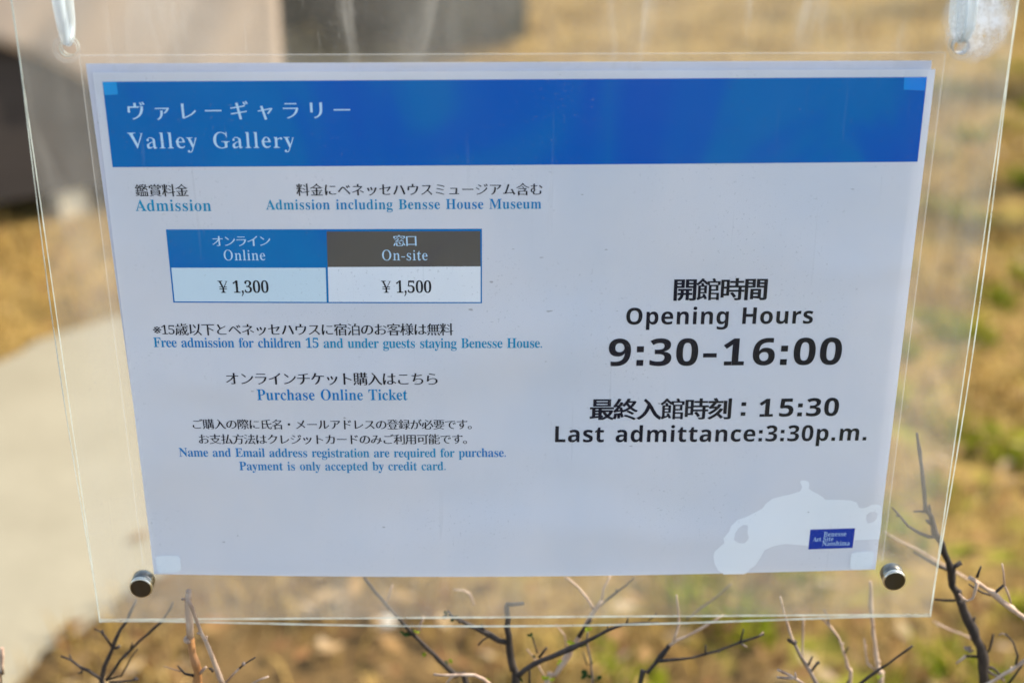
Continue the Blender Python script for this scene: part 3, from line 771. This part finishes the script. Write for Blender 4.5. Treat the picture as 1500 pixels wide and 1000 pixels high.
o_ = Shrub('tan cut branch with hooked side twigs reaching in at the right', (1500, 1000), .01, GR)
o_.line([(1560, 960), (1500, 906), (1481, 891), (1455, 869), (1435, 854), (1420, 845)], 4.6, 3.4, m_bpale, 'stem', down=True)
o_.line([(1431, 845), (1437, 829)], 2.4, 1.4, m_bdark).line([(1456, 869), (1471, 856)], 2.6, 2, m_bdark).line([(1471, 856), (1470, 840), (1468, 825)], 1.9, 1.2, m_bpale).line([(1472, 858), (1476, 868), (1481, 883)], 1.7, 1.2, m_bpale)
o_.line([(1432, 852), (1428, 866), (1425, 876), (1417, 880), (1409, 875), (1405, 869)], 2.8, 1.6, m_bpale, dy=-.006).line([(1455, 872), (1440, 868), (1419, 855)], 1.8, 1.2, m_bdark, dy=.006)
p_ = Shrub('pale twigs fanning out at the lower right beside the thick grey branch', (1480, 1005), .02, GR)
p_.line([(1440, 1004), (1457, 995), (1481, 981), (1500, 966), (1520, 950)], 3, 3, m_bpale, 'stem', down=True)
p_.line([(1488, 972), (1491, 960), (1484, 941), (1473, 927)], 2.2, 1.2, m_bdark).line([(1475, 1004), (1487, 988), (1500, 970)], 2, 1.6, m_bdark).line([(1475, 930), (1468, 927), (1463, 930)], 1.4, 1, m_bbrown)
q_ = Shrub('single pale broken stem at the far left edge before the path', (2, 1000), .02, GR)
q_.line([(1, 1010), (2, 985), (3, 962), (3, 948)], 4, 3, m_bpale, 'stem', down=True)

# ------------------------------------------------------------------ the sign: two acrylic plates held by bolts
sign = empty('acrylic_sign_holder', (0, 0, .672), 'clear dusty acrylic plates bolted together and hung as a sign holder', 'sign holder')
def plate(name, off, thick, bow, mat, x0, x1, z0, z1):
    cu = bpy.data.curves.new(name, 'CURVE'); cu.dimensions = '2D'; cu.fill_mode = 'BOTH'; cu.extrude = thick * 50
    loops = [[(x0, z0), (x1, z0), (x1, z1), (x0, z1)]]
    for hx in (-.1555, .1555): loops.append([(hx + .0031 * math.cos(t), .914 + .0031 * math.sin(t)) for t in np.linspace(0, 2 * math.pi, 20, endpoint=False)])
    for P in loops:
        sp = cu.splines.new('POLY'); sp.points.add(len(P) - 1); sp.use_cyclic_u = True
        for k_, q in enumerate(P): sp.points[k_].co = (q[0] * 100, (q[1] - ZC) * 100, 0, 1)
    o = bpy.data.objects.new('tmp', cu); COL.objects.link(o); dg = bpy.context.evaluated_depsgraph_get()
    me = bpy.data.meshes.new_from_object(o.evaluated_get(dg), depsgraph=dg); bpy.data.objects.remove(o); bpy.data.curves.remove(cu)
    me.materials.clear(); me.name = name
    bm = bmesh.new(); bm.from_mesh(me); bmesh.ops.remove_doubles(bm, verts=bm.verts[:], dist=1e-5)
    for ax, lo, hi, n_ in ((0, -17, 17, 40), (1, -12.4, 12.4, 30)):
        for k_ in range(n_ + 1):
            no = [0, 0, 0]; no[ax] = 1; co = [0, 0, 0]; co[ax] = lo + (hi - lo) * k_ / n_
            bmesh.ops.bisect_plane(bm, geom=bm.verts[:] + bm.edges[:] + bm.faces[:], plane_co=co, plane_no=no)
    bm.normal_update()
    for f_ in bm.faces:
        f_.material_index = 1 if abs(f_.normal.z) < .5 else 0; f_.smooth = abs(f_.normal.z) >= .5
    for v in bm.verts:
        x, z, h_ = v.co.x / 100, v.co.y / 100 + ZC, v.co.z / 100
        v.co = (x, off - h_ + (plate_y(x, z) if bow else 0), z)
    bmesh.ops.recalc_face_normals(bm, faces=bm.faces[:])
    for e_ in bm.edges:
        if len(e_.link_faces) == 2 and e_.link_faces[0].material_index != e_.link_faces[1].material_index: e_.smooth = False
    bm.to_mesh(me); bm.free()
    return link(name, me, [mat, m_edge], sign)
plate('front_plate', -.00145, .0016, True, m_front, -.1730, .1738, .6725, .936)
plate('back_plate', .0013, .0016, False, m_back, -.1737, .1745, .6713, .936)
M = Mat('brushed_steel'); m_steel = M.end(M.pbr((.20, .185, .15), M.ramp(M.noise(300, 3), [(.3, .25), (.7, .42)]), .5, 1))
M = Mat('bright_steel'); m_brsteel = M.end(M.pbr((.62, .58, .48), .3, .5, 1))
M = Mat('dark_steel'); m_dsteel = M.end(M.pbr((.085, .08, .07), M.ramp(M.noise(500, 2, stretch=(1, 1, .1)), [(.3, .28), (.7, .5)]), .5, 1))
def turned(name, x, z, prof, mat, parent, seg=40):
    V, Fc = [], []
    for y, r in prof:
        for k_ in range(seg): V.append((x + r * math.cos(2 * math.pi * k_ / seg), y, z + r * math.sin(2 * math.pi * k_ / seg)))
    for j in range(len(prof) - 1):
        for k_ in range(seg):
            k2 = (k_ + 1) % seg; Fc.append((j * seg + k_, j * seg + k2, (j + 1) * seg + k2, (j + 1) * seg + k_))
    Fc.append(tuple(range(len(V) - seg, len(V))));
    return mesh(name, V, Fc, mat, parent)
for u_, v_ in ((206, 861.5), (1310.7, 851)):
    fc_ = at(u_, v_, -.0068); bx_, bz_ = fc_.x, fc_.z
    bo = turned('bolt', bx_, bz_, [(.0002, .0044), (-.0002, .0046), (-.0052, .0046)], m_steel, sign)
    for p__ in bo.data.polygons: p__.use_smooth = abs(p__.normal.y) < .5
    rm = turned('bolt_rim', bx_, bz_, [(-.0052, .0046), (-.0053, .00475), (-.0062, .00475), (-.0067, .0045), (-.0068, .0042)], m_brsteel, bo)
    for p__ in rm.data.polygons: p__.use_smooth = abs(p__.normal.y) < .5
    turned('bolt_face', bx_, bz_, [(-.00681, .0042), (-.0069, .0041)], m_dsteel, bo)
M = Mat('clear_rim'); e = diff_trans(M, (.75, .68, .58), .5); tr = M.n('BsdfTransparent'); gl = M.n('BsdfGlossy'); gl.inputs[1].default_value = .1
m_rim = M.end(M.mixs(.11, tr.outputs[0], M.mixs(.12, e, gl.outputs[0])))
M = Mat('tan_rim'); m_tan = M.end(M.pbr((.62, .50, .36), .35, .5))
def ring(name, x, z, r0, r1, y, th, mat, parent):
    prof = [(y, r0), (y - th, r0 + .0002), (y - th, r1 - .0002), (y, r1)]; V, Fc = [], []; seg = 36
    for yy, r in prof:
        for k_ in range(seg): V.append((x + r * math.cos(2 * math.pi * k_ / seg), yy, z + r * math.sin(2 * math.pi * k_ / seg)))
    for j in range(4):
        for k_ in range(seg):
            k2 = (k_ + 1) % seg; j2 = (j + 1) % 4; Fc.append((j * seg + k_, j2 * seg + k_, j2 * seg + k2, j * seg + k2))
    return mesh(name, V, Fc, mat, parent, True)
for hx in (-.1555, .1555):
    ring('hole_rim', hx, .914, .0032, .0050, -.0037, .0006, m_rim, sign)
    if hx > 0: ring('grommet', hx, .914, .0026, .00305, -.0005, .0034, m_tan, sign)
# plastic straps the holder hangs from
M = Mat('clear_plastic_strap')
d_ = diff_trans(M, (.66, .72, .73), .4); tr = M.n('BsdfTransparent'); gl = M.n('BsdfGlossy'); gl.inputs[1].default_value = .12
wv = M.ramp(M.noise(140, 2, .5, stretch=(1, 1, .1)), [(.35, .30), (.65, .62)])
m_strap = M.end(M.mixs(.10, M.mixs(wv, tr.outputs[0], d_), gl.outputs[0]))
for hx, label, rad, xs_ in ((-.1555, 'clear plastic strap through the hole above the blue heading start', .0021, [0]), (.1555, 'clear plastic doubled strap through the hole at the upper right, beside white crust', .0020, [-.0018, .0020])):
    bm = bmesh.new(); sg = -1 if hx < 0 else -1
    for q in xs_:
        tp = hx - .004 + q
        pts = [(tp, -.0056, 1.12), (tp + .002, -.0054, .98), (hx + q * .9 - .0006, -.0050, .935), (hx + q * .8, -.0046, .921), (hx + q * .3, -.0036, .9166), (hx, -.001, .9158), (hx + q * .3, .0024, .9166), (hx + q * .8, .0042, .921), (hx + q, .0046, .940), (tp + .002, .0048, .98), (tp, .0050, 1.12)]
        Q, rr = refine(pts, [rad] * len(pts), .003); 
        n_ = len(Q); rr = [r * (1 - .25 * math.exp(-((p.z - .915) / .006) ** 2)) for r, p in zip(rr, Q)]
        tube(bm, Q, rr, 10)
    tag(bm_obj('strap', bm, m_strap), label, 'strap', 'straps the sign hangs from')
# white crust beside the right hole, sticking to the plate
M = Mat('white_crust'); e = diff_trans(M, (.9, .92, .93), .35); tr = M.n('BsdfTransparent')
cr = M.math('MULTIPLY', M.ramp(M.noise(170, 6, .75), [(.30, 0), (.62, .9)]), .9)
g_ = M.n('TexGradient', gradient_type='SPHERICAL'); mp = M.n('Mapping'); M.l(M.coord(), mp.inputs[0])
mp.inputs['Location'].default_value = (-.1600 / .0135, 0, -.9235 / .016); mp.inputs['Scale'].default_value = (1 / .0135, 0, 1 / .016); M.l(mp.outputs[0], g_.inputs[0])
m_crust = M.end(M.mixs(M.math('MULTIPLY', cr, M.ramp(g_.outputs[0], [(.0, 0), (.5, 1)])), tr.outputs[0], e))
V = [(.1600 + .0135 * math.cos(t) * (1 + .15 * math.sin(5 * t)), 0, .9235 + .016 * math.sin(t) * (1 + .1 * math.cos(3 * t))) for t in np.linspace(0, 2 * math.pi, 40, endpoint=False)]
V = [(x, -.0037 + plate_y(x, z) - .00006, z) for x, _, z in V]
mesh('lime_crust', V, [tuple(range(40))], m_crust, sign)

# ------------------------------------------------------------------ notice sheets
def rect_sheet(c, z0, z1, x0, x1): return [(x0, z1), (x1, z1), (x1, z0), (x0, z0)]
def slab(name, c4, off, th, mat, parent, nx, nz):
    return quad(name, c4, off, mat, parent, nx, nz)      # a sheet of paper or film, far thinner than a millimetre
tlr = [(-.1508, .9078), (.1470, .9079), (.1478, .6958), (-.1475, .6958)]
bs = slab('backing_sheet', tlr, -.0008, .0002, m_sheet2, None, 24, 14)
tag(bs, 'second bluish paper sheet showing as a strip above the notice', 'paper sheet')
nt = empty('notice', (0, 0, .695), 'white laminated admission notice with blue heading band between the acrylic plates', 'notice')
paper = slab('paper', [(-.1486, .9049), (.1484, .9050), (.1487, .6949), (-.1484, .6948)], 0, .00025, m_paper, nt, 40, 28)
M = Mat('laminate_film'); tr = M.n('BsdfTransparent'); tr.inputs[0].default_value = (.97, .96, .95, 1); e = diff_trans(M, (.82, .76, .66), .5)
m_film = M.end(M.mixs(.08, tr.outputs[0], e))
M = Mat('film_edge'); tr = M.n('BsdfTransparent'); e = diff_trans(M, (.90, .86, .78), .5); m_fedge = M.end(M.mixs(.22, tr.outputs[0], e))
slab('laminate_margin', [(-.1530, .9110), (.1518, .9110), (.1518, .6985), (-.1516, .6985)], -.00115, .0001, m_film, nt, 24, 14)
fx0, fx1, fz0, fz1 = -.1530, .1518, .6985, .9110
for nm, c4 in (('film_edge', [(fx0, fz1), (fx1, fz1), (fx1, fz1 - .0006), (fx0, fz1 - .0006)]), ('film_edge', [(fx0, fz1 - .0007), (fx0 + .0005, fz1 - .0007), (fx0 + .0005, fz0), (fx0, fz0)]), ('film_edge', [(fx1 - .0005, fz1 - .0007), (fx1, fz1 - .0007), (fx1, fz0), (fx1 - .0005, fz0)])):
    quad(nm, c4, -.00105, m_fedge, nt, 20, 10)
def pq(*p): return [px(*q) for q in p]
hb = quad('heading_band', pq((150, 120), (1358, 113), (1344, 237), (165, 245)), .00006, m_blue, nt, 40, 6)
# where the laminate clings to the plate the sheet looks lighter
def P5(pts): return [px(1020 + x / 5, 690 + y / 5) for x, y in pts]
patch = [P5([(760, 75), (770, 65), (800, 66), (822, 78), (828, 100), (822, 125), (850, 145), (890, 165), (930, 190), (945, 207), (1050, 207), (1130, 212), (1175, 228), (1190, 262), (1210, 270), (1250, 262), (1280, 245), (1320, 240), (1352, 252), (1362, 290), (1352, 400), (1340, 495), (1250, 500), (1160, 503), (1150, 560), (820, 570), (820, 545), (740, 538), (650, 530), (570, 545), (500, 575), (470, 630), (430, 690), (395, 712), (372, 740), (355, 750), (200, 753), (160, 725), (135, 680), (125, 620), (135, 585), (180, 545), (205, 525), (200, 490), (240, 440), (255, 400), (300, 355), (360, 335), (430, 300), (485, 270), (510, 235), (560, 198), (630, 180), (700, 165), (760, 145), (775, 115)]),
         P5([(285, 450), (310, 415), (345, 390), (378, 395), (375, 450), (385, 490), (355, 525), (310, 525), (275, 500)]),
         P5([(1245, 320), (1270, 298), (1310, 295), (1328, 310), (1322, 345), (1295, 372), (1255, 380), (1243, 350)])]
outline('cling_or_haze_free_patch', patch, .00004, m_patch, nt, 24)

T = text
T('ヴァレーギャラリー', 'mincho', 187, 163, 513, 161, 31, m_white, hb)
T('Valley Gallery', 'light', 189, 217.5, 432, 216.5, 23, m_white, hb, space=.5)
T('鑑賞料金', 'mincho', 198, 279, 276, 278.5, 20.5, m_black, nt)
T('Admission', 'book', 199, 309, 310, 309, 16.5, m_txtblue, nt)
T('料金にベネッセハウスミュージアム含む', 'mincho', 434, 278, 794.5, 277, 20.5, m_black, nt)
T('Admission including Bensse House Museum', 'book', 390, 307, 793, 305.5, 14.5, m_txtblue, nt, space=.36)
# price table
tb = [np.array(p, float) for p in ((243, 336), (706, 335), (706, 444), (254, 443))]
table = quad('price_table', pq(*[tuple(p) for p in tb]), .00005, m_tblue, nt, 16, 4)
quad('online_price_cell', pq((251, 392), (477, 392), (478.6, 442), (256, 441.2)), .0001, m_pale, table, 8, 2)
quad('onsite_price_cell', pq((480.2, 391), (704, 390), (704, 442.2), (481.6, 442)), .0001, m_patch, table, 8, 2)
quad('onsite_heading_cell', pq((478.4, 339), (703.5, 338.4), (704, 390), (480, 391)), .0001, m_grey, table, 8, 2)
T('オンライン', 'mincho', 311, 353, 396, 352.5, 19, m_white, table, off=.00016)
T('Online', 'light', 328.5, 381, 389, 381, 15, m_white, table, off=.00016)
T('窓口', 'mincho', 576, 352.5, 610, 352, 19, m_white, table, off=.00016)
T('On-site', 'light', 560, 381, 626.5, 381, 15, m_white, table, off=.00016)
def price(s, u0, u1, v):
    T('￥', 'light', u0, v, u0 + 15.5, v, 17.5, m_black, table, off=.00016, sx=.8)
    T(s, 'book', u0 + 22, v, u1, v, 17, m_black, table, off=.00016)
price('1,300', 320, 394, 428.5); price('1,500', 558.5, 632, 428.5)
T('※15歳以下とベネッセハウスに宿泊のお客様は無料', 'mincho', 224, 482, 664, 482, 20, m_black, nt)
T('Free admission for children 15 and under guests staying Benesse House.', 'book', 225.5, 508, 794, 509, 14, m_txtblue, nt, space=.36)
T('オンラインチケット購入はこちら', 'mincho', 331, 554, 641, 554.5, 21.5, m_black, nt)
T('Purchase Online Ticket', 'book', 377, 585.5, 597, 585.5, 15.5, m_txtblue, nt, space=.36)
T('ご購入の際に氏名・メールアドレスの登録が必要です。', 'mincho', 282, 620.5, 691, 621, 16.8, m_black, nt)
T('お支払方法はクレジットカードのみご利用可能です。', 'mincho', 291, 642.5, 684, 642.5, 16.8, m_black, nt)
T('Name and Email address registration are required for purchase.', 'book', 263, 668, 741, 668.5, 12.6, m_txtblue, nt, space=.36)
T('Payment is only accepted by credit card.', 'book', 351, 688, 653, 688, 12.4, m_txtblue, nt, space=.36)
T('開館時間', 'boldjp', 987.5, 424, 1123.5, 423, 34.5, m_black, nt)
T('Opening Hours', 'bold', 917, 475, 1190, 473.5, 24, m_black, nt)
T('9:30-16:00', 'bold', 891, 535.5, 1231, 533.5, 39, m_black, nt)
T('最終入館時刻:', 'boldjp', 864.5, 599, 1092, 598, 33, m_black, nt)
T('15:30', 'bold', 1111, 610, 1227.5, 608.5, 26, m_black, nt)
T('Last admittance:3:30p.m.', 'bold', 813, 647, 1268.5, 644.5, 23, m_black, nt)
lg = quad('logo', pq((1187, 775), (1252.5, 773), (1249, 801.8), (1184, 804)), .00008, m_navy, nt, 4, 2)
T('Benesse', 'light', 1206.3, 785, 1239.2, 784.2, 6.6, m_white, lg, off=.00014)
T('Art', 'light', 1190.5, 792.3, 1202.5, 792, 6.2, m_white, lg, off=.00014)
T('Site', 'light', 1205.5, 791.8, 1220.5, 791.3, 6.2, m_white, lg, off=.00014)
T('Naoshima', 'light', 1204, 798.6, 1244.3, 797.8, 6.6, m_white, lg, off=.00014)

# clear tape squares on the four corners of the notice
M = Mat('clear_tape'); tr = M.n('BsdfTransparent'); e = M.n('BsdfDiffuse'); M.val(e.inputs[0], (.62, .86, 1.0, 1)); gl = M.n('BsdfGlossy'); gl.inputs[1].default_value = .2
tp_ = M.ramp(M.noise(160, 3, .6), [(.3, .0), (.7, .03)])
m_tape = M.end(M.mixs(.02, M.mixs(tp_, tr.outputs[0], e.outputs[0]), gl.outputs[0]))
M = Mat('white_tape'); tr = M.n('BsdfTransparent'); e = M.n('BsdfDiffuse'); M.val(e.inputs[0], (.93, .95, .95, 1)); gl = M.n('BsdfGlossy'); gl.inputs[1].default_value = .3
m_tapew = M.end(M.mixs(.05, M.mixs(.8, tr.outputs[0], e.outputs[0]), gl.outputs[0]))
m_bright = ink('haze_free_blue_under_tape', (.0, .29, .72));  # brighter copy of the band's blue, painting in the look without reflected haze
quad('cling_or_haze_free_patch', pq((150.2, 120.2), (170.5, 120), (173, 138.5), (153.5, 139.5)), .0001, m_bright, hb, 2, 2)
quad('cling_or_haze_free_patch', pq((1324.5, 113.4), (1357.6, 113.2), (1354.6, 133), (1323.5, 131.5)), .0001, m_bright, hb, 2, 2)
def tape(pts, mat, label, soft):
    P = [np.array(px(*q)) for q in pts]; out = []; n_ = len(P)
    for i in range(n_):
        a_, b_, c_ = P[i - 1], P[i], P[(i + 1) % n_]
        for t in (0, .25, .5, .75, 1):
            p = b_ + (a_ - b_) * soft * (1 - t) ** 2 + (c_ - b_) * soft * t ** 2; out.append(p)
    o = outline('tape', [out], .0003, mat, None); tag(o, label, 'tape', 'tape squares at the corners of the notice')
tape([(137, 110), (168, 109), (173, 139), (143, 140)], m_tape, 'clear tape square over the left end of the blue heading band', .06)
tape([(1325, 103), (1359, 101.5), (1357, 134), (1323, 132)], m_tape, 'clear tape square over the right end of the blue heading band', .06)
tape([(227, 813), (264, 812), (266, 837), (231, 839)], m_tapew, 'whitish rounded tape piece by the lower left bolt', .25)
tape([(1246, 808), (1281, 806), (1277, 832), (1245, 834)], m_tapew, 'whitish rounded tape piece under the small blue logo', .25)

bpy.data.objects.remove(fob)
